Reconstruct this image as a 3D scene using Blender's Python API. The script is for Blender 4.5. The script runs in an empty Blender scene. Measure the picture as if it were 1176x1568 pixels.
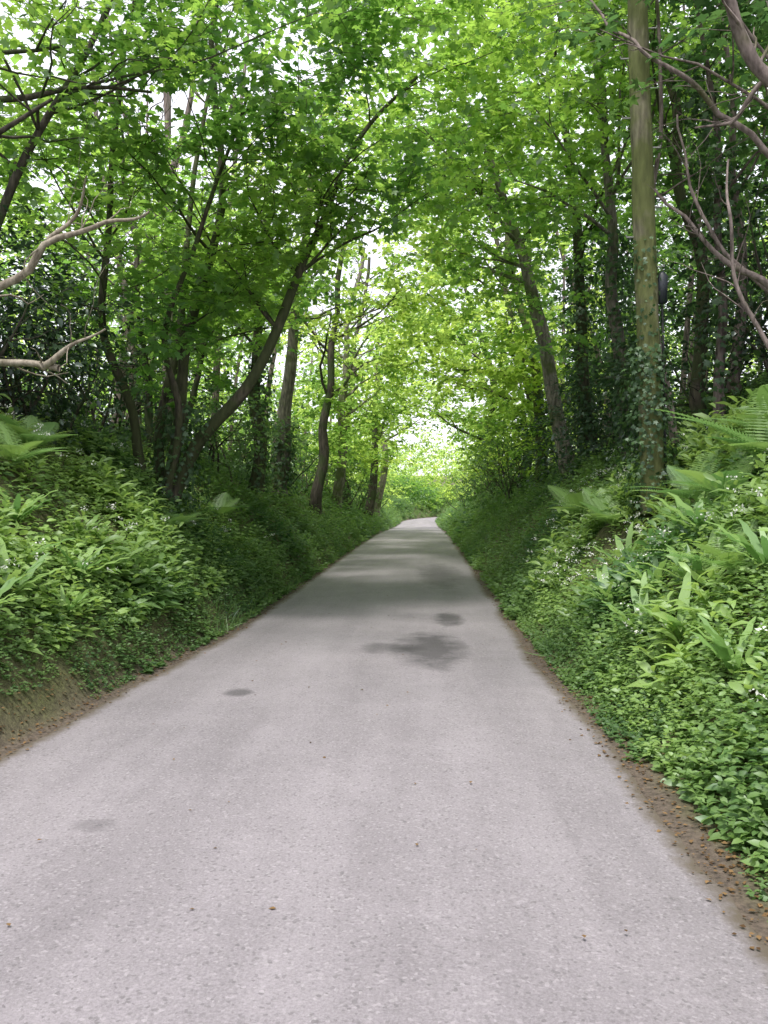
import bpy, math, numpy as np
rng=np.random.default_rng(11)
S=bpy.context.scene
UP=np.array([0,0,1.0])
# ---------------------------------------------------------------- helpers
def vnoise(P,s,seed=0):
    Q=np.asarray(P,float)*s+seed*17.31
    I=np.floor(Q).astype(np.int64);F=Q-I;F=F*F*(3-2*F)
    def h(i,j,k):
        n=(i*374761393+j*668265263+k*1442695041+seed*974711)&0xffffffff
        n=((n^(n>>13))*1274126177)&0xffffffff
        n=(n^(n>>16))&0xffff
        return n/65535.0
    x,y,z=I[...,0],I[...,1],I[...,2];fx,fy,fz=F[...,0],F[...,1],F[...,2]
    def L(a,b,t):return a+(b-a)*t
    return L(L(L(h(x,y,z),h(x+1,y,z),fx),L(h(x,y+1,z),h(x+1,y+1,z),fx),fy),
             L(L(h(x,y,z+1),h(x+1,y,z+1),fx),L(h(x,y+1,z+1),h(x+1,y+1,z+1),fx),fy),fz)
def nrm(a):return a/(np.linalg.norm(a,axis=-1,keepdims=True)+1e-9)
class MB:
    def __init__(s):s.v=[];s.l=[];s.n=[];s.a=[];s.c=0
    def add(s,V,loops,sizes,att):
        s.v.append(V);s.l.append(loops+s.c);s.n.append(sizes);s.a.append(att);s.c+=len(V)
    def inst(s,T,pos,D,N,sc,att=None,wid=None):
        V,lo,sz=T;n=len(pos)
        if n==0:return
        y=nrm(D);x=nrm(np.cross(y,N));z=np.cross(x,y)
        R=np.stack([x,y,z],-1)
        VV=np.broadcast_to(V,(n,)+V.shape)*np.asarray(sc).reshape(-1,1,1)
        if wid is not None:
            VV=VV.copy();VV[:,:,0]*=np.asarray(wid).reshape(-1,1)
        W=np.einsum('nvk,nik->nvi',VV,R)+pos[:,None]
        if att is None:att=rng.random(n)
        s.add(W.reshape(-1,3),(lo[None]+np.arange(n)[:,None]*len(V)).ravel(),np.tile(sz,n),np.repeat(att,len(sz)))
    def build(s,name,mat,parent=None,smooth=False):
        v=np.concatenate(s.v);l=np.concatenate(s.l);n=np.concatenate(s.n);a=np.concatenate(s.a)
        me=bpy.data.meshes.new(name)
        me.vertices.add(len(v));me.loops.add(len(l));me.polygons.add(len(n))
        me.vertices.foreach_set('co',v.astype(np.float32).ravel())
        me.loops.foreach_set('vertex_index',l.astype(np.int32))
        st=np.concatenate([[0],np.cumsum(n)[:-1]]).astype(np.int32)
        me.polygons.foreach_set('loop_start',st)
        if smooth:me.polygons.foreach_set('use_smooth',np.ones(len(n),bool))
        me.update(calc_edges=True)
        at=me.attributes.new('rnd','FLOAT','FACE');at.data.foreach_set('value',a.astype(np.float32))
        me.materials.append(mat)
        o=bpy.data.objects.new(name,me);S.collection.objects.link(o)
        if parent:o.parent=parent
        return o
def T(verts,faces):
    return (np.array(verts,float),np.array([i for f in faces for i in f]),np.array([len(f) for f in faces]))
def empty(name):
    e=bpy.data.objects.new(name,None);S.collection.objects.link(e);return e
# leaf templates: x width, y length, z normal
OV=T([(0,0,0),(0,.33,.03),(0,.68,0),(0,1,-.1),(-.24,.28,.09),(-.22,.62,.06),(.24,.28,.09),(.22,.62,.06)],
     [(0,1,4),(1,2,5,4),(2,3,5),(0,6,1),(1,6,7,2),(2,7,3)])
LO=T([(0,.12,0),(0,0,-.02),(-.2,-.02,0),(-.5,.1,-.05),(-.3,.32,.03),(-.52,.6,-.06),(-.2,.6,.03),(0,1.0,-.1),
      (.2,.6,.03),(.52,.6,-.06),(.3,.32,.03),(.5,.1,-.05),(.2,-.02,0)],
     [(0,1,2,3),(0,3,4),(0,4,5,6),(0,6,7),(0,7,8),(0,8,9,10),(0,10,11),(0,11,12,1)])
MA=T([(0,0,0),(-.46,.12,.04),(-.24,.42,.05),(-.42,.66,.0),(0,1,-.1),(.42,.66,0),(.24,.42,.05),(.46,.12,.04)],[(0,4,3,2,1),(0,7,6,5,4)])
DI=T([(0,0,0),(-.33,.45,.07),(0,1,-.06),(.33,.45,.07)],[(0,2,1),(0,3,2)])
LA=T([(0,0,0),(0,.3,.05),(0,.65,.03),(0,1,-.16),(-.13,.28,.10),(-.14,.62,.08),(.13,.28,.10),(.14,.62,.08)],
     [(0,1,4),(1,2,5,4),(2,3,5),(0,6,1),(1,6,7,2),(2,7,3)])
def strap(n=7,w=.075):
    V=[];F=[]
    for i in range(n+1):
        t=i/n;ww=w*(math.sin(math.pi*min(1,(t*.92+.06)))**.55);b=-.45*t*t+.0
        for k in(-1,0,1):V.append((k*ww,t,b*.55+(abs(k)*.02)*math.cos(t*22)))
    for i in range(n):
        for k in(0,1):
            a=i*3+k;F.append((a,a+1,a+4,a+3))
    return T(V,F)
ST=strap()
def frond():
    V=[];F=[]
    n=26
    for i in range(n):
        t=.1+.9*i/n;zc=-.35*t*t
        L=.25*math.sin(math.pi*min(1,.25+.75*t))**.9*(1 if t<.9 else .7)+.012
        for sgn in(-1,1):
            b=len(V);m=6
            for j in range(m+1):
                u=j/m;w=.019*(1-u*.85)
                x=sgn*L*u;y=t+.10*L*u*3;z=zc-.10*u*u*L
                V.append((x,y-w*(1 if j%2 else .5),z));V.append((x,y+w*(1 if j%2 else .5),z))
            for j in range(m):
                a=b+2*j
                F.append((a,a+2,a+3,a+1) if sgn>0 else (a,a+1,a+3,a+2))
    b=len(V)
    for i in range(9):
        t=i/8;V.append((-.006,t,-.35*t*t+.003));V.append((.006,t,-.35*t*t+.003))
    for i in range(8):
        a=b+2*i;F.append((a,a+1,a+3,a+2))
    return T(V,F)
FR=frond()
BL=T([(-.03,0,0),(.03,0,0),(.02,.6,.0),(0,1,-.12),(-.02,.6,.0)],[(0,1,2,4),(4,2,3)])
TW=T([(-.008,0,-.004),(.008,0,-.004),(0,0,.008),(0,1,-.05)],[(0,1,3),(1,2,3),(2,0,3)])
def tube(mb,pts,rad,seg=8,rough=0.0):
    pts=np.asarray(pts,float);rad=np.asarray(rad,float);n=len(pts)
    t=nrm(np.gradient(pts,axis=0));ref=np.array([.31,.93,.12]) if abs(t[0][2])>.6 else np.array([.05,.1,1.0])
    x=nrm(np.cross(t,ref));y=np.cross(t,x)
    a=np.arange(seg)*2*math.pi/seg
    ring=x[:,None]*np.cos(a)[None,:,None]+y[:,None]*np.sin(a)[None,:,None]
    r=np.repeat(rad[:,None],seg,1)
    if rough>0:
        q=pts[:,None]+ring*.3
        r=r*(1+rough*(vnoise(q,2.3,3)-.5)*2+rough*.6*(vnoise(q,6,5)-.5)*2)
    V=(pts[:,None]+ring*r[:,:,None]).reshape(-1,3)
    i=np.arange(n-1)[:,None]*seg;j=np.arange(seg)[None];k=(j+1)%seg
    Q=np.stack([i+j,i+k,i+seg+k,i+seg+j],-1).reshape(-1,4)
    mb.add(V,Q.ravel(),np.full(len(Q),4),np.full(len(Q),rng.random()))
def cr(P,n):
    P=np.asarray(P,float);P=np.vstack([2*P[0]-P[1],P,2*P[-1]-P[-2]]);m=len(P)-3
    out=[]
    for u in np.linspace(0,m-1e-6,n):
        i=int(u);t=u-i;a,b,c,d=P[i:i+4]
        out.append(.5*((2*b)+(c-a)*t+(2*a-5*b+4*c-d)*t*t+(3*b-a-3*c+d)*t**3))
    return np.array(out)
# ---------------------------------------------------------------- materials
def newmat(name):
    m=bpy.data.materials.new(name);m.use_nodes=True;nt=m.node_tree;nt.nodes.clear()
    return m,nt,nt.nodes.new,nt.links.new
def leafmat(name,c1,c2,tr,mix=.45,rough=.42,gl=.06,tr1=None):
    m,nt,N,Lk=newmat(name)
    o=N('ShaderNodeOutputMaterial');p=N('ShaderNodeBsdfDiffuse');t=N('ShaderNodeBsdfTranslucent');mx=N('ShaderNodeMixShader')
    a=N('ShaderNodeAttribute');a.attribute_name='rnd'
    mc=N('ShaderNodeMix');mc.data_type='RGBA';Lk(a.outputs['Fac'],mc.inputs[0]);mc.inputs[6].default_value=c1+(1,);mc.inputs[7].default_value=c2+(1,)
    mt=N('ShaderNodeMix');mt.data_type='RGBA';Lk(a.outputs['Fac'],mt.inputs[0])
    if tr1 is None:tr1=(tr[0]*.42,tr[1]*.6,tr[2]*.7)
    mt.inputs[6].default_value=tr1+(1,);mt.inputs[7].default_value=tr+(1,)
    Lk(mc.outputs[2],p.inputs['Color']);Lk(mt.outputs[2],t.inputs['Color']);mx.inputs[0].default_value=mix
    Lk(p.outputs[0],mx.inputs[1]);Lk(t.outputs[0],mx.inputs[2])
    if gl>0:
        g=N('ShaderNodeBsdfGlossy');g.inputs['Roughness'].default_value=rough;g.inputs['Color'].default_value=(.9,.95,1,1)
        m2=N('ShaderNodeMixShader');m2.inputs[0].default_value=gl;Lk(mx.outputs[0],m2.inputs[1]);Lk(g.outputs[0],m2.inputs[2]);Lk(m2.outputs[0],o.inputs[0])
    else:Lk(mx.outputs[0],o.inputs[0])
    return m
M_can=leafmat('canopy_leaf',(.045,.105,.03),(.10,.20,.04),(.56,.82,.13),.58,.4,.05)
M_can_b=leafmat('canopy_leaf_painted_glow',(.07,.15,.03),(.14,.24,.04),(.80,.97,.20),.66,.4,0)  # bright copy of canopy_leaf: backlit sun glow put into the colour
M_can_s=leafmat('canopy_leaf_painted_shade',(.035,.07,.03),(.07,.13,.045),(.22,.36,.09),.5,.4,0)  # darker copy of canopy_leaf: woodland shade put into the colour
M_dark=leafmat('dark_evergreen_leaf',(.025,.05,.028),(.055,.095,.045),(.08,.16,.05),.2,.35,.07)
M_ivy=leafmat('ivy_leaf',(.035,.075,.03),(.08,.15,.05),(.14,.26,.06),.25,.45,.04)
M_herb=leafmat('herb_leaf',(.05,.12,.035),(.24,.36,.10),(.52,.74,.16),.36,.5,.05)
M_herb2=leafmat('verge_leaf',(.04,.09,.035),(.13,.22,.065),(.30,.48,.11),.35,.5,.03)
M_fern=leafmat('fern_leaf',(.13,.25,.06),(.26,.40,.11),(.5,.72,.18),.35,.5,.05)
M_litter=leafmat('dead_leaf',(.05,.03,.018),(.22,.14,.07),(.2,.1,.03),.1,.7,0)
M_white=leafmat('flower_petal',(.8,.81,.76),(.88,.88,.85),(.8,.8,.75),.3,.5,0,(.8,.8,.75))
def barkmat(name,a,b,moss,mossamt):
    m,nt,N,Lk=newmat(name)
    o=N('ShaderNodeOutputMaterial');p=N('ShaderNodeBsdfPrincipled');tc=N('ShaderNodeTexCoord')
    mp=N('ShaderNodeMapping');mp.inputs['Scale'].default_value=(1,1,.22);Lk(tc.outputs['Object'],mp.inputs[0])
    n1=N('ShaderNodeTexNoise');n1.inputs['Scale'].default_value=22;n1.inputs['Detail'].default_value=6;Lk(mp.outputs[0],n1.inputs['Vector'])
    n2=N('ShaderNodeTexNoise');n2.inputs['Scale'].default_value=1.7;n2.inputs['Detail'].default_value=5;Lk(tc.outputs['Object'],n2.inputs['Vector'])
    r=N('ShaderNodeValToRGB');r.color_ramp.elements[0].position=.35;r.color_ramp.elements[1].position=.68
    r.color_ramp.elements[0].color=a+(1,);r.color_ramp.elements[1].color=b+(1,);Lk(n1.outputs[0],r.inputs[0])
    r2=N('ShaderNodeMapRange');r2.inputs[1].default_value=.62-mossamt*.4;r2.inputs[2].default_value=.72-mossamt*.4;Lk(n2.outputs[0],r2.inputs[0])
    mx=N('ShaderNodeMix');mx.data_type='RGBA';Lk(r2.outputs[0],mx.inputs[0]);Lk(r.outputs[0],mx.inputs[6])
    m2=N('ShaderNodeMix');m2.data_type='RGBA';Lk(n1.outputs[0],m2.inputs[0]);m2.inputs[6].default_value=tuple(x*.35 for x in moss)+(1,);m2.inputs[7].default_value=tuple(x*1.5 for x in moss)+(1,)
    Lk(m2.outputs[2],mx.inputs[7]);Lk(mx.outputs[2],p.inputs['Base Color']);p.inputs['Roughness'].default_value=.85
    bp=N('ShaderNodeBump');bp.inputs['Strength'].default_value=.8;bp.inputs['Distance'].default_value=.03;Lk(n1.outputs[0],bp.inputs['Height']);Lk(bp.outputs[0],p.inputs['Normal'])
    Lk(p.outputs[0],o.inputs[0]);return m
B_moss=barkmat('mossy_bark',(.04,.035,.025),(.14,.12,.08),(.085,.10,.032),.6)
B_pole=barkmat('weathered_mossy_wood',(.10,.09,.06),(.24,.22,.15),(.13,.145,.05),.55)
B_grey=barkmat('grey_bark',(.08,.07,.06),(.27,.24,.20),(.09,.11,.04),.3)
B_dark=barkmat('dark_bark',(.03,.025,.02),(.11,.09,.075),(.05,.07,.025),.4)
B_dmoss=barkmat('dark_mossy_bark',(.03,.025,.018),(.12,.10,.07),(.055,.065,.024),.6)
B_dead=barkmat('dead_wood',(.16,.13,.10),(.38,.33,.27),(.1,.1,.05),.05)
B_brown=barkmat('brown_bark',(.08,.06,.055),(.24,.19,.18),(.08,.08,.03),.1)
def plain(name,c,ro,me=0):
    m,nt,N,Lk=newmat(name);o=N('ShaderNodeOutputMaterial');p=N('ShaderNodeBsdfPrincipled');n=N('ShaderNodeTexNoise');n.inputs['Scale'].default_value=30
    r=N('ShaderNodeMix');r.data_type='RGBA';Lk(n.outputs[0],r.inputs[0]);r.inputs[6].default_value=tuple(x*.7 for x in c)+(1,);r.inputs[7].default_value=c+(1,)
    Lk(r.outputs[2],p.inputs['Base Color']);p.inputs['Roughness'].default_value=ro;p.inputs['Metallic'].default_value=me;Lk(p.outputs[0],o.inputs[0]);return m
# ---------------------------------------------------------------- terrain
def CX(y):return np.where(y>80,(np.maximum(y-80,0))**2/160,0)
def XL(y):return -2.12-.065*np.clip(10-y,0,9)+CX(y)
def XR(y):return 1.04+.02*np.clip(8-y,0,8)+CX(y)
def ZR(y):return -.55*np.clip((y-30)/45,0,1)**2*(3-2*np.clip((y-30)/45,0,1))*1.0
def ground(x,y):
    x=np.asarray(x,float);y=np.asarray(y,float)
    sl=XL(y)-x;sr=x-XR(y)
    far=1-.3*np.clip((y-18)/25,0,1)
    zl=np.interp(sl,[0,.14,.26,.40,1.1,2.1,3.2,8,20,60,400],[0,.02,.18,.38,1.05,1.95,2.45,3.6,6,10,16])
    zr=np.interp(sr,[0,.24,.38,.66,1.4,2.2,3.2,8,20,60,400],[0,.02,.14,.42,1.2,1.95,2.55,4.7,8,12,16])
    P=np.stack([x,y,x*0],-1)
    nb=(vnoise(P,.8,1)-.5)*.5+(vnoise(P,2.6,2)-.5)*.16
    s=np.maximum(sl,sr)
    z=np.where(sl>0,zl,np.where(sr>0,zr,0))*far+nb*np.clip((s-.2)/1.2,0,1)+(vnoise(P,7,5)-.5)*.05*np.clip((s-.1)/.2,0,1)
    return z+ZR(y)-np.where(s<=0,.004,.0)
xs=np.unique(np.concatenate([np.linspace(-160,-12,30),np.linspace(-12,-5,36),np.linspace(-5,3.6,170),np.linspace(3.6,12,40),np.linspace(12,170,30)]))
ys=np.unique(np.concatenate([np.linspace(-60,0,30),np.linspace(0,16,150),np.linspace(16,60,110),np.linspace(60,130,60),np.linspace(130,300,24)]))
X,Y=np.meshgrid(xs,ys)
Xw=X+CX(Y)
Z=ground(Xw,Y)
mb=MB();V=np.stack([Xw,Y,Z],-1).reshape(-1,3);nx=len(xs)
i=np.arange(len(ys)-1)[:,None]*nx;j=np.arange(nx-1)[None]
Q=np.stack([i+j,i+j+1,i+nx+j+1,i+nx+j],-1).reshape(-1,4)
mb.add(V,Q.ravel(),np.full(len(Q),4),np.zeros(len(Q)))
m,nt,N,Lk=newmat('soil_and_litter')
o=N('ShaderNodeOutputMaterial');p=N('ShaderNodeBsdfPrincipled');tc=N('ShaderNodeTexCoord')
at=N('ShaderNodeAttribute');at.attribute_name='edge'
n1=N('ShaderNodeTexNoise');n1.inputs['Scale'].default_value=28;n1.inputs['Detail'].default_value=8;n1.inputs['Roughness'].default_value=.7;Lk(tc.outputs['Object'],n1.inputs['Vector'])
n2=N('ShaderNodeTexNoise');n2.inputs['Scale'].default_value=2.2;n2.inputs['Detail'].default_value=6;Lk(tc.outputs['Object'],n2.inputs['Vector'])
r=N('ShaderNodeValToRGB');r.color_ramp.elements[0].position=.3;r.color_ramp.elements[1].position=.75
r.color_ramp.elements[0].color=(.03,.022,.018,1);r.color_ramp.elements[1].color=(.19,.145,.115,1);Lk(n1.outputs[0],r.inputs[0])
g=N('ShaderNodeValToRGB');g.color_ramp.elements[0].position=.35;g.color_ramp.elements[1].position=.7
g.color_ramp.elements[0].color=(.05,.045,.02,1);g.color_ramp.elements[1].color=(.14,.15,.055,1);Lk(n1.outputs[0],g.inputs[0])
ms=N('ShaderNodeMapRange');ms.inputs[1].default_value=.22;ms.inputs[2].default_value=.42
sb=N('ShaderNodeMath');sb.operation='MULTIPLY_ADD';sb.inputs[1].default_value=.3;Lk(n2.outputs[0],sb.inputs[0]);Lk(at.outputs['Fac'],sb.inputs[2])
Lk(sb.outputs[0],ms.inputs[0])
mx=N('ShaderNodeMix');mx.data_type='RGBA';Lk(ms.outputs[0],mx.inputs[0]);Lk(r.outputs[0],mx.inputs[6]);Lk(g.outputs[0],mx.inputs[7])
Lk(mx.outputs[2],p.inputs['Base Color']);p.inputs['Roughness'].default_value=.9
bp=N('ShaderNodeBump');bp.inputs['Strength'].default_value=.8;bp.inputs['Distance'].default_value=.03;Lk(n1.outputs[0],bp.inputs['Height']);Lk(bp.outputs[0],p.inputs['Normal'])
Lk(p.outputs[0],o.inputs[0])
og=mb.build('ground',m,None,True)
ed=np.maximum(XL(V[:,1])-V[:,0],V[:,0]-XR(V[:,1]))
a=og.data.attributes.new('edge','FLOAT','POINT');a.data.foreach_set('value',ed.astype(np.float32))
# road
ry=np.unique(np.concatenate([np.linspace(-50,0,30),np.linspace(0,20,260),np.linspace(20,70,160),np.linspace(70,160,60)]))
us=np.array([0,.02,.045,.08,.16,.26,.36,.46,.54,.64,.74,.84,.92,.955,.98,1]);nc=len(us)
P0=np.stack([ry*0,ry,ry*0],-1)
jl=(vnoise(P0,.8,21)-.5)*.10+(vnoise(P0,4,22)-.5)*.05+(vnoise(P0,12,26)-.5)*.02
jr=(vnoise(P0,.7,23)-.5)*.12+(vnoise(P0,4,24)-.5)*.05+(vnoise(P0,11,25)-.5)*.02
l=XL(ry)+jl;r_=XR(ry)+jr
RX=l[:,None]+(r_-l)[:,None]*us[None]
RY=np.repeat(ry[:,None],nc,1);RZ=ZR(RY)+.004+.03*(1-(2*us[None]-1)**2)
mb=MB();i=np.arange(len(ry)-1)[:,None]*nc;j=np.arange(nc-1)[None]
Q=np.stack([i+j,i+j+1,i+nc+j+1,i+nc+j],-1).reshape(-1,4)
mb.add(np.stack([RX,RY,RZ],-1).reshape(-1,3),Q.ravel(),np.full(len(Q),4),np.zeros(len(Q)))
m,nt,N,Lk=newmat('worn_asphalt')
o=N('ShaderNodeOutputMaterial');p=N('ShaderNodeBsdfPrincipled');tc=N('ShaderNodeTexCoord')
def noise(sc,de=4,ro=.6,src=None):
    n=N('ShaderNodeTexNoise');n.inputs['Scale'].default_value=sc;n.inputs['Detail'].default_value=de;n.inputs['Roughness'].default_value=ro
    Lk(src or tc.outputs['Object'],n.inputs['Vector']);return n
def math_(op,a,b,c=None,clamp=False):
    n=N('ShaderNodeMath');n.operation=op;n.use_clamp=clamp
    for k,v in enumerate((a,b,c)):
        if v is None:continue
        if isinstance(v,(int,float)):n.inputs[k].default_value=v
        else:Lk(v,n.inputs[k])
    return n.outputs[0]
def mixc(f,a,b):
    n=N('ShaderNodeMix');n.data_type='RGBA';Lk(f,n.inputs[0])
    for k,v in((6,a),(7,b)):
        if isinstance(v,tuple):n.inputs[k].default_value=v+(1,)
        else:Lk(v,n.inputs[k])
    return n.outputs[2]
def mrange(v,a,b,c=0,d=1):
    n=N('ShaderNodeMapRange');Lk(v,n.inputs[0]);n.inputs[1].default_value=a;n.inputs[2].default_value=b;n.inputs[3].default_value=c;n.inputs[4].default_value=d;return n.outputs[0]
fine=noise(95,4,.8);vo=N('ShaderNodeTexVoronoi');vo.inputs['Scale'].default_value=85;Lk(tc.outputs['Object'],vo.inputs['Vector'])
mp=N('ShaderNodeMapping');mp.inputs['Scale'].default_value=(1.6,.16,1);Lk(tc.outputs['Object'],mp.inputs[0])
lane=noise(1.3,5,.6,mp.outputs[0]);blot=noise(1.5,8,.75)
r=N('ShaderNodeValToRGB');r.color_ramp.elements[0].position=.36;r.color_ramp.elements[1].position=.66
r.color_ramp.elements[0].color=(.140,.127,.140,1);r.color_ramp.elements[1].color=(.320,.292,.322,1)
v=math_('MULTIPLY_ADD',blot.outputs[0],.20,0.0);v=math_('MULTIPLY_ADD',lane.outputs[0],.26,v);v=math_('MULTIPLY_ADD',fine.outputs[0],.54,v)
Lk(v,r.inputs[0])
sc_=N('ShaderNodeSeparateColor');Lk(vo.outputs['Color'],sc_.inputs[0])
last=mixc(mrange(sc_.outputs[0],.86,1.0,0,.4),r.outputs[0],(.40,.37,.40))
last=mixc(mrange(sc_.outputs[1],.86,1.0,0,.5),last,(.08,.075,.08))
ea=N('ShaderNodeAttribute');ea.attribute_name='edge'
en=noise(9,5,.7)
last=mixc(mrange(math_('MULTIPLY_ADD',en.outputs[0],.16,ea.outputs['Fac']),.09,.19,.95,0),last,(.10,.08,.06))
sx=N('ShaderNodeSeparateXYZ');Lk(tc.outputs['Object'],sx.inputs[0])
wob=noise(3.5,6,.7)
for (cx,cy,ax,ay,am) in [(.05,8.7,.34,1.0,.72),(.30,10.9,.17,.6,.7),(-.35,8.7,.3,.3,.5),(-1.42,6.65,.10,.13,.6),(.3,17.5,.42,2.6,.5),(-1.5,3.9,.09,.08,.3)]:
    a2=math_('DIVIDE',math_('SUBTRACT',sx.outputs[0],cx),ax);b2=math_('DIVIDE',math_('SUBTRACT',sx.outputs[1],cy),ay)
    b=math_('MULTIPLY_ADD',b2,b2,math_('MULTIPLY',a2,a2))
    c_=math_('MULTIPLY_ADD',wob.outputs[0],3.0,b)
    last=mixc(mrange(c_,1.75,3.0,am,0),last,(.03,.028,.032))
Lk(last,p.inputs['Base Color']);p.inputs['Roughness'].default_value=.8;p.inputs['Specular IOR Level'].default_value=.35
bp=N('ShaderNodeBump');bp.inputs['Strength'].default_value=.7;bp.inputs['Distance'].default_value=.008;Lk(fine.outputs[0],bp.inputs['Height']);Lk(bp.outputs[0],p.inputs['Normal'])
Lk(p.outputs[0],o.inputs[0])
orr=mb.build('road',m,None,True)
ed=(np.minimum(us,1-us)[None]*(r_-l)[:,None]).ravel()
a=orr.data.attributes.new('edge','FLOAT','POINT');a.data.foreach_set('value',ed.astype(np.float32))
# ---------------------------------------------------------------- foliage sprays
def clear(P):
    c=P[:,0]+.5-CX(P[:,1]);y=P[:,1];z=P[:,2]-ZR(y)
    nz=(vnoise(P,.35,8)-.5)*1.6
    f=np.clip((y-18)/20,0,1)
    ins=((c/(3.0-.7*f+nz*.4))**2+(z/(5.3-1.1*f+nz*.8))**2)<1
    near=(y<7.5)&(z<1.9+.62*y)&(np.abs(c)<3.6)
    # irregular openings in the roof of leaves that let the sky through; the left side is thinner
    Q=P*np.array([1,.6,.8])
    g=vnoise(Q,.5,71)*.55+vnoise(Q,1.3,72)*.45
    lim=.632-.035*np.clip((-P[:,0]-.5)/1.5,0,1)*(z>5.5)+.03*np.clip((P[:,0]-1.5)/1.5,0,1)
    gap=(g>lim)&(z>4.6)
    return ~(ins|near|((y<4.2)&(z<7.5))|gap)
def sprays(mbl,mbt,C,D,k,L,ls,tmpl,att=None,twig=True):
    if len(C)==0:return
    D=nrm(D);n=len(C);S_=nrm(np.cross(D,UP+rng.normal(0,.15,(n,3))))
    Ls=L*rng.uniform(.6,1.25,n)
    j=np.arange(k);t=(j+.6)/k;sd=np.where(j%2==0,1,-1)
    P=C[:,None]+D[:,None]*(t[None]*Ls[:,None])[...,None]+S_[:,None]*(sd[None]*(.25*Ls[:,None])*(1.15-t[None])*rng.uniform(.1,1,(n,k)))[...,None]
    P=P+rng.normal(0,.03,(n,k,3));P[...,2]-=.22*Ls[:,None]*t[None]**2
    dd=D[:,None]*.6+S_[:,None]*(sd[None]*.8)[...,None]*(1.1-t[None])[...,None]+rng.normal(0,.25,(n,k,3));dd[...,2]-=.3
    nn=UP+rng.normal(0,.33,(n,k,3))
    base=(rng.random(n) if att is None else np.clip((att-.5)*1.9+.5,0,1))
    at=np.clip(base[:,None]*.7+.3*rng.random((n,k)),0,1)
    s=ls*rng.uniform(.6,1.2,(n,k))
    mbl.inst(tmpl,P.reshape(-1,3),dd.reshape(-1,3),nn.reshape(-1,3),s.ravel(),at.ravel())
    if twig and mbt is not None:mbt.inst(TW,C,D,np.tile(UP,(n,1)),Ls,wid=.5/np.maximum(Ls,.2))
def grow(mb,p,d,L,r,depth,out,up=.08,seg=6,wig=.22,kids=5,pull=None):
    n=8;pts=[p];dd=nrm(d);st=L/(n-1)
    for i in range(n-1):
        dd=nrm(dd+rng.normal(0,wig*.5,3)+UP*up*.4+(0 if pull is None else pull*.08))
        pts.append(pts[-1]+dd*st)
    pts=np.array(pts);rad=np.linspace(r,r*.25,n)
    tube(mb,pts,rad,seg,.1 if depth>1 else 0)
    if depth==0:
        for i in range(2,n):out.append((pts[i],nrm(pts[i]-pts[i-1]+rng.normal(0,.55,3)*np.array([1,1,.3]))))
        return
    for c in range(kids):
        t=rng.uniform(.25,1)*(n-1);i=min(int(t),n-2);q=pts[i]+(pts[i+1]-pts[i])*(t-i)
        base=nrm(pts[i+1]-pts[i]);s=nrm(np.cross(base,UP)+1e-3)*(1 if c%2 else -1)
        nd=base*.6+s*.8+rng.normal(0,.3,3)*np.array([1,1,.6])
        grow(mb,q,nd,L*rng.uniform(.4,.62),rad[i]*.6,depth-1,out,up,4 if depth==1 else 5,wig,kids,pull)
def tree(name,stems,bark,leafm,nb=8,bl=3.0,t0=.35,pull=(0,0,0),fill=[],k=11,ls=.13,tmpl=LO,kids=4,sprL=.6,th=.41,depth=1,keepP=1.0,rough=.12,seg=12):
    e=empty(name);mw=MB();ml=MB();out=[];pull=np.array(pull,float)
    if stems[0]['p'][0][1]>18:tmpl=MA
    for st in stems:
        P=cr(st['p'],26);r=np.interp(np.linspace(0,1,26),[0,.06,.2,1],[st['r']*1.45,st['r']*1.1,st['r'],st.get('r1',st['r']*.35)])
        P[1:-1]+= (np.stack([vnoise(P[1:-1],.9,31),vnoise(P[1:-1],.9,32),vnoise(P[1:-1]*0+.3,1,3)],-1)-.5)*np.array([.28,.28,0])
        tube(mw,P,r,seg,rough)
        for b in range(int(nb*st.get('b',1))):
            t=rng.uniform(st.get('t0',t0),1)*25;i=min(int(t),24);q=P[i]
            a=rng.uniform(0,2*math.pi);d=np.array([math.cos(a),math.sin(a),.45+.3*rng.random()])+pull
            grow(mw,q,d,bl*rng.uniform(.6,1.2),r[i]*.42,depth,out,.1,6,.3,kids,pull)
    C=np.array([o_[0] for o_ in out]) if out else np.zeros((0,3));D=np.array([o_[1] for o_ in out]) if out else np.zeros((0,3))
    if len(C):
        kp=rng.random(len(C))<keepP;C=C[kp];D=D[kp]
    for (c,rr,n) in fill:
        q=nrm(rng.normal(0,1,(n,3)))*(rng.random((n,1))**.4)*np.array(rr)+np.array(c)
        kp=vnoise(q,.75,int(c[1]*3)%50+1)*.65+vnoise(q,1.9,4)*.35>th
        q=q[kp];C=np.vstack([C,q]);dd=rng.normal(0,1,(len(q),3))*np.array([1,1,.25]);D=np.vstack([D,dd])
    if len(C):
        kp=clear(C)&clear(C+nrm(D)*sprL);C=C[kp];D=D[kp]
        sprays(ml,mw,C,D,k,sprL,ls,tmpl,vnoise(C,.6,13))
        ml.build('foliage',leafm,e)
    mw.build('trunk_and_branches',bark,e,True)
    return e
def gz(x,y):return float(ground(np.array([x]),np.array([y]))[0])
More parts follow.
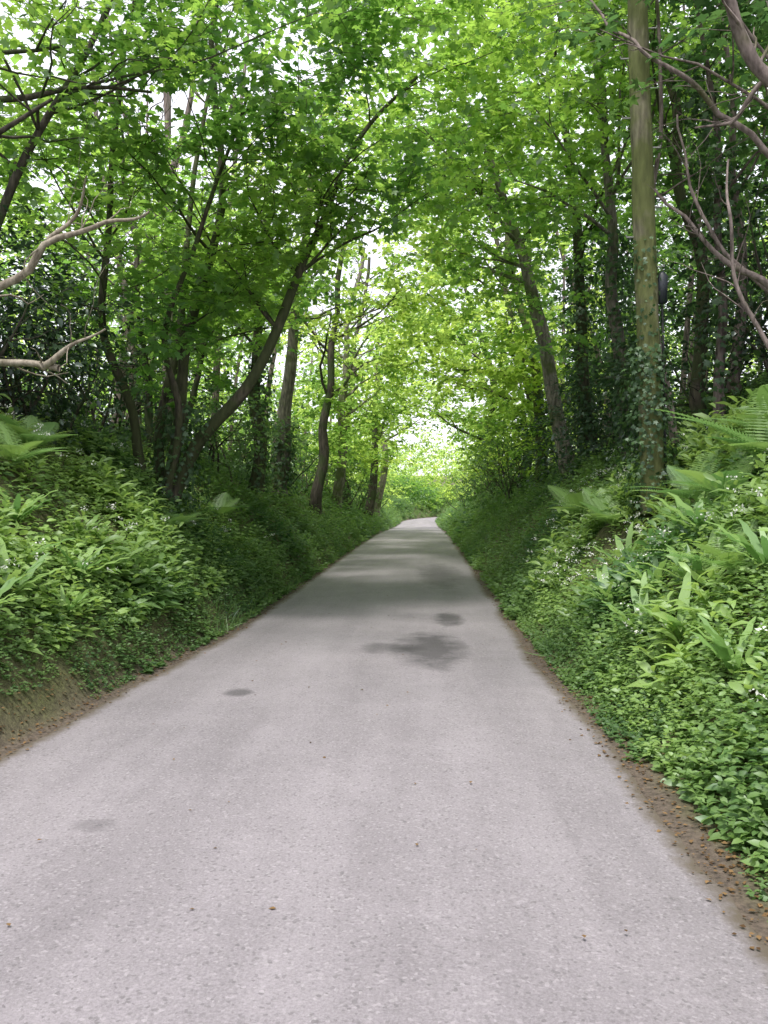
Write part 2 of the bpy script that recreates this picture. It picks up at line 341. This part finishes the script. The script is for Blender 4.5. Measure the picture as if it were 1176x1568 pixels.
tree('coppiced_sycamore_tree',[
 dict(p=[(-3.5,12,1.5),(-3.1,12,2.3),(-2.4,12,3.05),(-1.87,12.1,4.3),(-1.5,12.2,5.2),(-.9,12.4,6.5),(-.1,12.8,7.6)],r=.09,r1=.02,t0=.4,b=1.5),
 dict(p=[(-3.6,12.1,1.5),(-3.4,12,2.5),(-3.1,12,4.0),(-2.8,12.2,5.6),(-2.9,12.4,8),(-2.6,12.6,10)],r=.08,t0=.4),
 dict(p=[(-3.8,11.9,1.6),(-4.0,11.7,2.5),(-4.15,11.5,4.0),(-4.1,11.3,5.6),(-3.6,11,8)],r=.07,t0=.4),
 dict(p=[(-3.7,12.2,1.6),(-3.75,12.3,2.6),(-3.5,12.6,3.8),(-3.55,13,5.5),(-3.2,13.5,8.5)],r=.075,t0=.4),
 dict(p=[(-3.5,11.8,1.5),(-3.2,11.6,2.6),(-3.3,11.4,3.6),(-2.9,11.2,5.0),(-2.2,11,6.6)],r=.05,t0=.4)],
 B_dmoss,M_can,nb=8,bl=2.2,pull=(.25,-.15,0),fill=[((-2.6,11.6,5.6),(2.4,2.2,1.6),310),((-1.2,12.2,7.4),(3,2.6,1.8),320),((-3.3,11.4,3.9),(1.2,1.4,1.1),120)],ls=.12)
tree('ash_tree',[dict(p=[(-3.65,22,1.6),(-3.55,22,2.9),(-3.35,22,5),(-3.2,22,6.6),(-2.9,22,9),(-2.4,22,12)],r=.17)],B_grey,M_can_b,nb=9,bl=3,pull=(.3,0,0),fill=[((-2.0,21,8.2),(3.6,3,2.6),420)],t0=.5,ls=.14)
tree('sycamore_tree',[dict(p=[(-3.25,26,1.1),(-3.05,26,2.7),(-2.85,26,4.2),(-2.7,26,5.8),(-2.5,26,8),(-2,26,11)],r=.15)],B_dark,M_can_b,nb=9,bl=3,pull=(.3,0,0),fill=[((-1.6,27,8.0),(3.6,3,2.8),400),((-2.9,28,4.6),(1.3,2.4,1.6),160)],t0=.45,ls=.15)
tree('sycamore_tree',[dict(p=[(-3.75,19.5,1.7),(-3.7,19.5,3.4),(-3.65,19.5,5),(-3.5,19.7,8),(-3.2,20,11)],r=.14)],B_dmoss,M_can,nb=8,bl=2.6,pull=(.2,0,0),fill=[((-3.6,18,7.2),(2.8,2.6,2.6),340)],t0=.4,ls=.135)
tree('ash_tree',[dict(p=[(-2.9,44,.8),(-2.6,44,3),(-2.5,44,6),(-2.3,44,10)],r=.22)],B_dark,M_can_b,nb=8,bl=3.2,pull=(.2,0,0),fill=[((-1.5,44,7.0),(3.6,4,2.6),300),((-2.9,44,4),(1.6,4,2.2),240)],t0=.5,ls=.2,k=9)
tree('hazel_tree',[dict(p=[(-4.6,15.5,2),(-4.4,15.5,4),(-4.0,15.4,6),(-3.3,15.3,8.5)],r=.08),dict(p=[(-4.7,15.6,2),(-5.0,15.5,4),(-5.2,15.4,6),(-5.3,15.3,8)],r=.07),dict(p=[(-4.5,15.7,2),(-4.2,16,3.6),(-3.8,16.3,5),(-3,16.6,7)],r=.06)],B_dark,M_can,nb=7,bl=2.4,pull=(.1,0,0),fill=[((-3.9,15.2,6.8),(2.8,2.4,2.4),330),((-3.6,15,4.4),(1.3,1.8,1.2),150)],ls=.12)
tree('oak_tree',[dict(p=[(-6.2,8.6,2.4),(-5.9,8.6,4),(-5.5,8.7,6),(-4.8,8.9,8),(-3.6,9.2,10)],r=.16,t0=.3),
 dict(p=[(-5.2,9.6,2.2),(-4.8,9.6,4),(-4.3,9.6,5.4),(-3.7,9.6,6.6),(-3.0,9.8,8)],r=.06,t0=.3)],
 B_dark,M_can,nb=9,bl=2.6,pull=(.35,0,0),fill=[((-4.4,9.8,6.2),(2.2,2.0,1.9),190),((-2.2,10.2,8.4),(3.0,2.4,1.6),250)],ls=.105,keepP=.8)
# --- right side
tree('ash_tree',[dict(p=[(3.9,12.6,2.6),(3.8,12.6,4.5),(3.5,12.5,6.5),(3.0,12.3,8.5),(2.2,12,11)],r=.09)],B_dmoss,M_can,nb=8,bl=3,pull=(-.4,-.1,0),t0=.45,fill=[((1.0,11.4,8.4),(2.9,2.5,1.6),350)],ls=.12)
tree('leaning_sycamore_tree',[dict(p=[(3.3,20,1.9),(2.96,20,3.6),(2.6,20,5.7),(2.15,20,7.2),(1.7,20,8.3),(.7,20,11)],r=.17)],B_grey,M_can,nb=9,bl=3,pull=(-.3,0,0),t0=.5,fill=[((1.2,19.5,8.4),(3.4,3,2.6),460),((.6,16,8.2),(2.8,2.4,2.0),310)],ls=.135)
tree('sycamore_tree',[dict(p=[(3.5,15,2),(3.35,15,3.5),(3.2,15,5.2),(3.0,15,7.2),(2.5,15,10.5)],r=.13)],B_grey,M_can,nb=8,bl=2.8,pull=(-.3,0,0),t0=.5,fill=[((1.8,14.4,8.0),(3,2.4,2.2),420)],ls=.13)
tree('sycamore_tree',[dict(p=[(3.5,18,2),(3.2,18,3.7),(3.1,18,6.4),(2.8,18,9),(2.4,18,11)],r=.13)],B_dmoss,M_can,nb=8,bl=2.8,pull=(-.2,0,0),t0=.4,fill=[((3.2,17.4,6.6),(2,2.4,2.6),320)],ls=.13)
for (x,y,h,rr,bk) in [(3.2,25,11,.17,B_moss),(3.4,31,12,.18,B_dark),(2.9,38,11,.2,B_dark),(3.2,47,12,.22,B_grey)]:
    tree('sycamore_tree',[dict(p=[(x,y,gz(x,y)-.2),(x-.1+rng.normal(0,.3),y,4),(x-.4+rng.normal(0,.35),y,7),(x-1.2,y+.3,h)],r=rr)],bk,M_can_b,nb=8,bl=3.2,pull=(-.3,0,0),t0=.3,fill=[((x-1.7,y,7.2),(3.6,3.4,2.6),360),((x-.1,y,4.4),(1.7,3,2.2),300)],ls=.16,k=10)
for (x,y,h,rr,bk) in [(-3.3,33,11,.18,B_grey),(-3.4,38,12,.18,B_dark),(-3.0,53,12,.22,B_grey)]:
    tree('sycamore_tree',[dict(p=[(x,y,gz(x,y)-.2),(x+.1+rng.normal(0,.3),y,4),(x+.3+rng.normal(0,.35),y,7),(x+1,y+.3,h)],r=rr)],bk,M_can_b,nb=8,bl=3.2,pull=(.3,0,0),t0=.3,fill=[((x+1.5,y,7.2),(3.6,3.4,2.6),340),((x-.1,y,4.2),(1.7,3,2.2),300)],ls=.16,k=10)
tree('hazel_tree',[dict(p=[(4.2,8.6,2.6),(3.9,8.6,4),(3.4,8.5,5.6),(3.0,8.4,7.5)],r=.06,r1=.03),dict(p=[(4.6,9.5,3),(4.3,9.5,5),(4.1,9.6,7),(3.6,9.8,9.5)],r=.07),dict(p=[(3.6,11,2.4),(3.6,11,5),(3.3,11.2,8)],r=.06),
  dict(p=[(5,11,3.2),(4.9,11,5),(4.8,11,7),(4.4,11,9.6)],r=.09),dict(p=[(4.3,12.5,3),(4.4,12.5,5),(4.1,12.5,9)],r=.08),dict(p=[(4.4,8,2.8),(4.1,8,4.2),(4.2,8,6),(4.5,8,8)],r=.05),
  dict(p=[(3.0,10.6,2),(2.76,10.6,4),(2.72,10.7,6),(2.7,10.8,9)],r=.04)],
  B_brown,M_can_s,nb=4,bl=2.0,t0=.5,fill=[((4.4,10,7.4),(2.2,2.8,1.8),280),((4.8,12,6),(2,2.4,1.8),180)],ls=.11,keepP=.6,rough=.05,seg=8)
# --- old wooden utility pole, mossy, ivy round its foot
e=empty('utility_pole');mw=MB()
pb=np.array([2.56,10,1.35]);pt=np.array([2.27,10,9.6])
tt=np.linspace(0,1,40)[:,None];tube(mw,pb+(pt-pb)*tt,np.linspace(.135,.098,40),20,.06)
tube(mw,[pt+(0,0,-.001),pt+(0,0,.05)],[.098,.005],20,0);mw.build('pole',B_pole,e,True)
mw=MB();ax=pb+(pt-pb)*.95
tube(mw,[ax+(-.8,-.14,0),ax+(0,-.14,0),ax+(.8,-.14,0)],[.05,.05,.05],6,0);mw.build('crossarm',B_dead,e)
mw=MB()
for k,z in enumerate(np.arange(4.1,9.0,.33)):
    c=pb+(pt-pb)*((z-1.35)/8.25);s=-1 if k%2 else 1;tube(mw,[c+(s*.09,0,0),c+(s*.20,0,0),c+(s*.205,0,.025)],[.010,.010,.010],6,0)
mw.build('step_bolts',plain('galvanised_steel',(.5,.5,.5),.5,.6),e)
mw=MB()
for s in(-.7,-.35,.35,.7):
    q=ax+np.array([s,-.14,.05]);tube(mw,[q,q+(0,0,.05),q+(0,0,.1),q+(0,0,.14)],[.02,.035,.03,.01],10,0)
mw.build('insulators',plain('porcelain',(.5,.48,.45),.3),e,True)
mw=MB();c=pb+(pt-pb)*((3.85-1.35)/8.25)+np.array([.17,-.02,0])
tube(mw,[c+(0,0,-.17),c+(0,0,-.16),c+(0,0,.14),c+(0,0,.19)],[.02,.055,.06,.015],10,0)
tube(mw,[c+(-.09,0,0),c+(0,0,0)],[.015,.015],6,0);mw.build('cable_joint_box',plain('dark_plastic',(.03,.035,.05),.5),e,True)
mw=MB();tube(mw,[pb+(.135,-.02,.3),c+(0,0,-.17)],[.014,.014],6,0);mw.build('cable_guard',plain('dark_cable',(.03,.03,.035),.6),e,True)
def branch_obj(name,bark,paths,tw=6):
    e=empty(name);mw=MB()
    for P,r0,r1 in paths:
        Q=cr(P,22);Q+=(np.stack([vnoise(Q,3,41),vnoise(Q,3,42),vnoise(Q,3,43)],-1)-.5)*.12
        rr=np.linspace(r0,r1,22)*(1+.15*(vnoise(Q,7,9)-.5));tube(mw,Q,rr,8,.12)
        for _ in range(tw):
            i=rng.integers(6,20);d=nrm(Q[i+1]-Q[i])+rng.normal(0,.6,3);grow(mw,Q[i],d,rng.uniform(.25,.8),rr[i]*.35,0,[],.05,4,.5)
    mw.build('limb',bark,e,True);return e
branch_obj('dead_branch',B_dead,[([(-5.2,7.6,2.5),(-4.3,7.5,2.95),(-3.6,7.5,3.36),(-3.17,7.5,3.72),(-2.67,7.5,3.9),(-2.3,7.4,3.95)],.055,.01),
  ([(-3.2,7.5,3.72),(-3.0,7.5,4.0),(-2.85,7.4,4.25)],.022,.006)])
branch_obj('dead_branch',B_dead,[([(-4.8,7.6,2.8),(-4.0,7.5,2.74),(-3.6,7.5,2.7),(-3.15,7.5,2.66)],.036,.03),([(-3.3,7.5,2.66),(-3.0,7.4,2.78),(-2.7,7.3,2.97)],.032,.008)],3)
branch_obj('bare_branch',B_brown,[([(3.4,8,4.3),(3.1,8,4.5),(2.55,8,5.0),(2.2,8,5.3),(1.8,8.2,5.75),(1.5,8.6,6.4)],.035,.01),
  ([(3.6,7,4.0),(2.73,7,4.75),(2.44,7,5.1),(2.2,7,5.6),(2.0,7.2,6.3)],.055,.04),
  ([(3.3,7,2.2),(2.73,7,2.6),(2.4,7,3.2),(2.33,7,3.75),(2.4,7.2,4.2)],.025,.008),
  ([(3.7,8.5,3.2),(3.1,8.5,3.6),(2.7,8.6,3.95),(2.3,8.8,4.55)],.04,.012),
  ([(3.9,9.4,3.4),(3.3,9.4,3.9),(2.9,9.5,4.6),(2.7,9.6,5.6)],.03,.01),
  ([(3.6,7.4,4.9),(2.9,7.5,5.0),(2.6,7.6,4.7),(2.3,7.8,4.72)],.03,.008)],7)
def ivy(name,path,r,n,ls=.075,th=.08):
    ml=MB();P=cr(path,60);i=(rng.random(n)*59).astype(int);c=P[i];a=rng.uniform(0,2*math.pi,n);o=np.stack([np.cos(a),np.sin(a),a*0],-1)
    rr=r+rng.random(n)*th*(.4+1.6*vnoise(c+o,1.7,6))
    pos=c+o*rr[:,None];d=np.stack([rng.normal(0,.5,n),rng.normal(0,.5,n),-np.ones(n)*.8],-1)+o*.3
    ml.inst(LO,pos,d,o+UP*.5+rng.normal(0,.3,(n,3)),ls*rng.uniform(.5,1.2,n));return ml.build(name,M_ivy)
ivy('climbing_ivy',[(2.56,10,1.3),(2.52,10,2.4),(2.49,10,3.2)],.13,1700,.055,.17)
ivy('climbing_ivy',[(2.50,10,2.8),(2.45,10,4.4)],.12,320,.05,.06)
ivy('climbing_ivy',[(3.5,15,1.6),(3.35,15,3.5),(3.2,15,6)],.14,2600,.085,.25)
ivy('climbing_ivy',[(3.5,18,2),(3.2,18,3.7),(3.1,18,6.4)],.13,1800,.09,.25)
ivy('climbing_ivy',[(3.6,11,2.0),(3.6,11,5),(3.3,11.2,7)],.06,1500,.08,.22)
ivy('climbing_ivy',[(-3.5,12,1.2),(-3.3,12,2.8)],.22,900,.07,.2)
ivy('climbing_ivy',[(-3.75,19.5,1.7),(-3.7,19.5,3.4),(-3.65,19.5,5)],.14,900,.09,.15)
ivy('climbing_ivy',[(-3.6,22,1.6),(-3.5,22,3.4)],.18,700,.09,.15)
# ---------------------------------------------------------------- shrubs (dense)
def shrub(name,blobs,mat,ls,n,tmpl=OV,k=9,th=.36,sprL=.4,bark=B_dark):
    e=empty(name);ml=MB();mw=MB()
    for c,r in blobs:
        c=np.array(c,float);r=np.array(r,float)
        for _ in range(7):
            g0=np.array([c[0]+rng.normal(0,.2),c[1]+rng.normal(0,.3),gz(c[0],c[1])-.1]);d=np.array([rng.normal(0,.4),rng.normal(0,.4),1])
            grow(mw,g0,d,max(.6,c[2]+r[2]*.5-g0[2]),.03,1,[],.1,5,.3,4)
        q=nrm(rng.normal(0,1,(n,3)));q=q*(rng.random((n,1))**.3)*r*(.75+.5*vnoise(q*2+c,1,7))[:,None]+c
        kp=(vnoise(q,1.6,12)>th)&clear(q)&(q[:,2]>ground(q[:,0],q[:,1]));q=q[kp]
        dd=nrm(q-c)+rng.normal(0,.6,q.shape);dd[:,2]*=.5
        sprays(ml,mw,q,dd,k,sprL,ls,tmpl,vnoise(q,1.2,3))
    ml.build('foliage',mat,e);mw.build('stems',bark,e,True);return e
shrub('laurel_shrub',[((-5.2,9.4,3.5),(1.4,1.3,1.3)),((-5.6,11.5,3.7),(1.5,1.6,1.8)),((-4.9,10.5,2.9),(1.0,1.3,.9)),((-5.6,8.2,3.2),(1.0,1.0,1.0))],M_dark,.10,420)
shrub('holly_shrub',[((-5.6,14.5,4.0),(1.4,1.8,2.0)),((-6,17.5,4.2),(1.5,2,2))],M_dark,.11,380,DI)
shrub('elder_shrub',[((-4.3,18,3.1),(1.0,1.8,1.1)),((-4.6,22,3),(1.2,2,1.4)),((-4.4,25,2.8),(1.0,1.8,1.3)),((-4.2,30,2.6),(1.0,2.4,1.6))],M_herb2,.12,240,DI)
shrub('holly_shrub',[((4.0,13,3.2),(1.3,1.6,1.5)),((3.8,16.5,2.9),(1.3,1.8,1.5)),((3.6,19.5,2.8),(1.2,1.8,1.6)),((3.7,23,2.8),(1.3,2,1.7)),((4.9,12,4.8),(1.5,2,1.5)),((5.2,9.5,4.2),(1.2,1.5,1.4))],M_dark,.10,420,DI)
shrub('elder_shrub',[((2.9,27,2.4),(1.2,2,1.8)),((3.0,32,2.3),(1.2,2.4,2.0)),((3.0,38,2.2),(1.3,3,2.0)),((-3.6,36,2.2),(1.1,3,1.8)),((-3.6,44,2),(1.2,4,1.8)),((3.0,45,2.0),(1.2,4,1.9)),((2.6,56,1.8),(1.2,5,2)),((-3.4,56,1.8),(1.2,5,2))],M_herb2,.14,280,DI)
# ---------------------------------------------------------------- background woods
e=empty('background_trees');mw=MB();ml=MB();ml2=MB()
for sgn,n in((-1,26),(1,46)):
    for _ in range(n):
        y=rng.uniform(9,60);x=sgn*rng.uniform(5.4,15)
        if sgn<0 and y<16:x-=1.5
        h=rng.uniform(9,14);z=gz(x,y);ln=rng.normal(0,1.0)
        P=cr([(x,y,z-.2),(x+ln*.3,y+rng.normal(0,.2),z+h*.35),(x+ln,y+rng.normal(0,.4),z+h*.7),(x+ln*1.3,y,z+h)],12)
        tube(mw,P,np.linspace(rng.uniform(.05,.17),.03,12),7,.08)
        for b in range(5):
            i=rng.integers(4,11);a=rng.uniform(0,6.28);grow(mw,P[i],np.array([math.cos(a),math.sin(a),.6]),2.2,.035,0,[],.1,4,.4)
def bgfill(mbx,n,xr,yr,zr,th,ls,k=8,seed=1,L=.8,cx=False):
    q=np.stack([rng.uniform(*xr,n),rng.uniform(*yr,n),rng.uniform(*zr,n)],-1)
    if cx:q[:,0]+=CX(q[:,1])
    g=ground(q[:,0],q[:,1]);q[:,2]+=np.where(np.abs(q[:,0]+.5-CX(q[:,1]))<4.5,0,g)
    kp=(vnoise(q,.42,seed)*.6+vnoise(q,1.3,seed+1)*.4>th)&clear(q);q=q[kp]
    sprays(mbx,None,q,rng.normal(0,1,q.shape)*np.array([1,1,.3]),k,L,ls,DI,vnoise(q,.4,9))
bgfill(ml,4600,(-16,-5.0),(12,50),(1.2,8),.44,.24,9,2)
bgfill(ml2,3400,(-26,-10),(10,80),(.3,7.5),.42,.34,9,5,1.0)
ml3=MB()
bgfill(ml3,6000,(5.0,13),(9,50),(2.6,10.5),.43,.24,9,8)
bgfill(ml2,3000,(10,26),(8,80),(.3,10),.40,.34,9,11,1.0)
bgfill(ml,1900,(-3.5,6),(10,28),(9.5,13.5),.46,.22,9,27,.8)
bgfill(ml,440,(-6,5),(1.5,9),(8.5,12),.46,.2,9,29,.8)  # sparse leaf layer out of view overhead, added to shade the road gradually
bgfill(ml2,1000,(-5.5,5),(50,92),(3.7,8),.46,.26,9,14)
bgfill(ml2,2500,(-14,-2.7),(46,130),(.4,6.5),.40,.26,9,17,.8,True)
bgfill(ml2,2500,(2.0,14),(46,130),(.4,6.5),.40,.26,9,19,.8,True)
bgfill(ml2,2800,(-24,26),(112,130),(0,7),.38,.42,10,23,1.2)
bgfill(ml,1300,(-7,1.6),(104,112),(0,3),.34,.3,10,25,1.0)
mw.build('trunks',B_brown,e,True);ml.build('foliage_mid_tone',M_can,e);ml2.build('foliage_painted_glow',M_can_b,e);ml3.build('foliage_painted_shade',M_can_s,e)  # leaf colours differ here to paint in sun glow and deep shade
# ---------------------------------------------------------------- verge plants
def bankpts(side,n,y0,y1,s0,s1,ypow=1.0):
    y=y0+(y1-y0)*rng.random(n)**ypow;s=rng.uniform(s0,s1,n)
    x=XL(y)-s if side<0 else XR(y)+s
    return x,y,s
def herbs(mb,side,n,y0,y1,s0,s1,k,ls,h,tmpl,ypow=1,seed=1,rise=.35,th=-1):
    x,y,s=bankpts(side,n,y0,y1,s0,s1,ypow);z=ground(x,y);c=np.stack([x,y,z],-1)
    nz=vnoise(c,1.3,seed);kp=nz>th;c=c[kp];s=s[kp];nz=nz[kp];n=len(c)
    hh=h*(.35+1.1*nz)*rng.uniform(.5,1.2,n)*np.clip((s-s0+.12)/.4,.35,1)
    out=np.array([-side*1.0,0,0])
    lean=UP*.9+out*.45+rng.normal(0,.2,(n,3))
    a=rng.uniform(0,2*math.pi,(n,1))+np.arange(k)[None]*2.4;f=(np.arange(k)+.7)/k
    P=c[:,None]+lean[:,None]*(hh[:,None]*f[None])[...,None]
    d=np.stack([np.cos(a),np.sin(a),np.full(a.shape,rise)-.5*(1-f)[None]],-1)+rng.normal(0,.15,(n,k,3))
    nn=UP+out*.5+rng.normal(0,.28,(n,k,3))
    sz=ls*(.55+.9*nz)[:,None]*rng.uniform(.65,1.2,(n,k))*(1.15-.5*f)[None]
    at=np.clip((vnoise(c,.8,seed+3)[:,None]-.5)*1.6+.38+.4*rng.random((n,k))+.2*f,0,1)
    mb.inst(tmpl,P.reshape(-1,3)+rng.normal(0,.01,(n*k,3)),d.reshape(-1,3),nn.reshape(-1,3),sz.ravel(),at.ravel())
m1=MB()
herbs(m1,-1,2600,3,14,.38,3.6,9,.11,.26,OV,1,1)
herbs(m1,-1,1500,4.4,10,.40,2.4,8,.20,.28,LA,1,4,.55,.42)
herbs(m1,1,2300,2.2,14,.30,3.6,9,.095,.26,OV,1,2)
herbs(m1,1,2100,2.2,7,.20,1.7,11,.065,.26,OV,1,3)
herbs(m1,1,1000,4.2,12,.45,2.6,8,.20,.30,LA,1,5,.6,.42)
m1.build('verge_herbs',M_herb)
m2=MB()
herbs(m2,-1,1500,3,7,.28,1.0,6,.04,.10,DI,1,61,.35,.40)
herbs(m2,-1,7000,6.5,16,.12,3.8,6,.045,.14,DI,1,6)
herbs(m2,-1,2600,6.4,14,.08,.9,6,.05,.16,DI,1,62)
herbs(m2,1,7500,2.5,16,.20,3.8,6,.045,.14,DI,1,6)
herbs(m2,1,1800,5,14,.08,.6,6,.05,.14,DI,1,63)
herbs(m2,1,500,2.2,6,.10,.4,6,.035,.07,DI,1,64,.35,.5)
for sd in(-1,1):
    herbs(m2,sd,6000,11,34,.06,4.2,8,.11,.34,OV,1.3,8)
    herbs(m2,sd,5600,30,135,.10,4.6,7,.22,.5,DI,1.2,9)
    herbs(m2,sd,2500,7,30,3.2,9,8,.15,.5,OV,1,10)
herbs(m2,-1,3000,88,135,1,16,7,.4,1.0,DI,1,14)
m2.build('bank_undergrowth',M_herb2)
m3=MB()
for sd,y0,n in((-1,9.5,6000),(1,8,5000)):
    x,y,s=bankpts(sd,n,y0,50,.06 if sd<0 else .1,1.0,1.2);c=np.stack([x,y,ground(x,y)],-1);kp=vnoise(c,.9,33)>.45;c=c[kp];n=len(c)
    d=UP+rng.normal(0,.45,(n,3))+np.array([-sd*.4,0,0]);m3.inst(BL,c,d,rng.normal(0,1,(n,3)),rng.uniform(.08,.24,n))
m3.build('verge_grass',M_herb2)
def clump(name,pos,tmpl,n,L,spread,mat,out=(0,0,0),lift=.1):
    mb=MB();x,y=pos;c=np.array([x,y,gz(x,y)+lift]);a=np.arange(n)*2.4+rng.uniform(0,6);sp=spread*rng.uniform(.5,1.3,n)
    d=np.stack([np.cos(a)*sp,np.sin(a)*sp,np.ones(n)],-1)+np.array(out)
    mb.inst(tmpl,np.tile(c,(n,1))+rng.normal(0,.02,(n,3)),d,np.stack([-np.cos(a)*1.0,-np.sin(a)*1.0,sp+.2],-1),L*rng.uniform(.65,1.15,n));return mb.build(name,mat)
for p_,L in [((1.74,5.9),.5),((1.95,6.4),.46),((1.62,6.7),.42),((2.15,5.6),.44),((1.85,7.2),.44),((1.65,7.9),.40),((2.2,7.0),.46),((1.75,5.0),.36),((2.35,7.9),.44),((2.0,8.8),.42)]:
    clump('harts_tongue_fern',p_,ST,int(rng.integers(10,16)),L,.8,M_fern,(-.25,-.15,0),.14)
for p_,L in [((-3.1,6.4),.40),((-3.3,7.0),.42),((-3.05,7.6),.38),((-3.0,5.8),.36),((-3.6,7.6),.40),((-3.3,8.4),.38),((-2.85,6.9),.34)]:
    clump('harts_tongue_fern',p_,ST,int(rng.integers(11,16)),L,1.0,M_fern,(.3,-.15,0),.08)
for p_,L in [((3.0,7.7),.95),((3.35,8.3),.95),((2.65,8.7),.65),((2.1,6.1),.55),((2.55,7.6),.6),((-4.1,9.0),.6),((-3.9,8.2),.55),((-3.1,10.5),.5),((2.2,10.5),.6),((-3.3,14),.6),((2.3,13),.7)]:
    clump('shield_fern',p_,FR,10,L,1.4,M_fern,(-.35*np.sign(p_[0]),-.2,0),.16)
m4=MB()
for sd,n in((1,330),(-1,120)):
    x,y,s=bankpts(sd,n,3.6,15,.5,2.7);c=np.stack([x-sd*.12,y-.04,ground(x,y)+rng.uniform(.24,.40,n)],-1)
    kp=vnoise(c,.8,51)>.5;c=c[kp];n=len(c)
    for _ in range(12):m4.inst(DI,c+rng.normal(0,.026,(n,3))*np.array([1,1,.45]),rng.normal(0,1,(n,3)),UP+rng.normal(0,.5,(n,3)),rng.uniform(.014,.03,n))
m4.build('wild_garlic_flowers',M_white)
m5=MB()
for sd,n,s0,s1 in((1,9000,-.10,.42),(-1,5200,-.10,.30)):
    x,y,s=bankpts(sd,n,2,26,s0,s1,1.3);kp=rng.random(n)<np.clip((s-s0)/.2,0.03,1);x=x[kp];y=y[kp];n=len(x)
    c=np.stack([x,y,np.maximum(ground(x,y),.006)+.008],-1);m5.inst(DI,c,rng.normal(0,1,(n,3))*np.array([1,1,.1]),UP+rng.normal(0,.25,(n,3)),rng.uniform(.008,.034,n))
n=75;x=rng.uniform(-2.1,1.0,n);y=rng.uniform(2.3,14,n);c=np.stack([x,y,np.full(n,.038)],-1)
m5.inst(DI,c,rng.normal(0,1,(n,3))*np.array([1,1,.05]),UP+rng.normal(0,.15,(n,3)),rng.uniform(.01,.035,n))
m5.build('leaf_litter',M_litter)
# ---------------------------------------------------------------- light
SE,SA=math.radians(68),math.radians(200)
W=bpy.data.worlds.new('World');S.world=W;W.use_nodes=True;nt=W.node_tree;nt.nodes.clear()
N=nt.nodes.new;Lk=nt.links.new
o=N('ShaderNodeOutputWorld');b=N('ShaderNodeBackground');sk=N('ShaderNodeTexSky');sk.sky_type='NISHITA';sk.sun_disc=False
sk.sun_elevation=SE;sk.sun_rotation=SA;sk.dust_density=3;sk.air_density=1
mx=N('ShaderNodeMix');mx.data_type='RGBA';mx.inputs[0].default_value=.75;Lk(sk.outputs[0],mx.inputs[6]);mx.inputs[7].default_value=(13,13,14,1)
Lk(mx.outputs[2],b.inputs[0]);b.inputs[1].default_value=.15;Lk(b.outputs[0],o.inputs[0])
sd=bpy.data.lights.new('sun','SUN');sd.energy=5;sd.angle=math.radians(7);sd.color=(1,.96,.88)
so=bpy.data.objects.new('sun',sd);S.collection.objects.link(so)
from mathutils import Vector
dirv=Vector((math.sin(SA)*math.cos(SE),math.cos(SA)*math.cos(SE),math.sin(SE)))
so.rotation_euler=dirv.to_track_quat('Z','Y').to_euler()
# ---------------------------------------------------------------- camera
cd=bpy.data.cameras.new('camera');co=bpy.data.objects.new('camera',cd);S.collection.objects.link(co)
cd.sensor_fit='VERTICAL';cd.sensor_height=24;cd.lens=20.66;cd.clip_end=1000;cd.clip_start=.05
co.location=(0,0,1.5);co.rotation_euler=(math.radians(90-.8),0,math.radians(2.63));S.camera=co
S.view_settings.view_transform='Standard';S.view_settings.look='None';S.view_settings.exposure=0
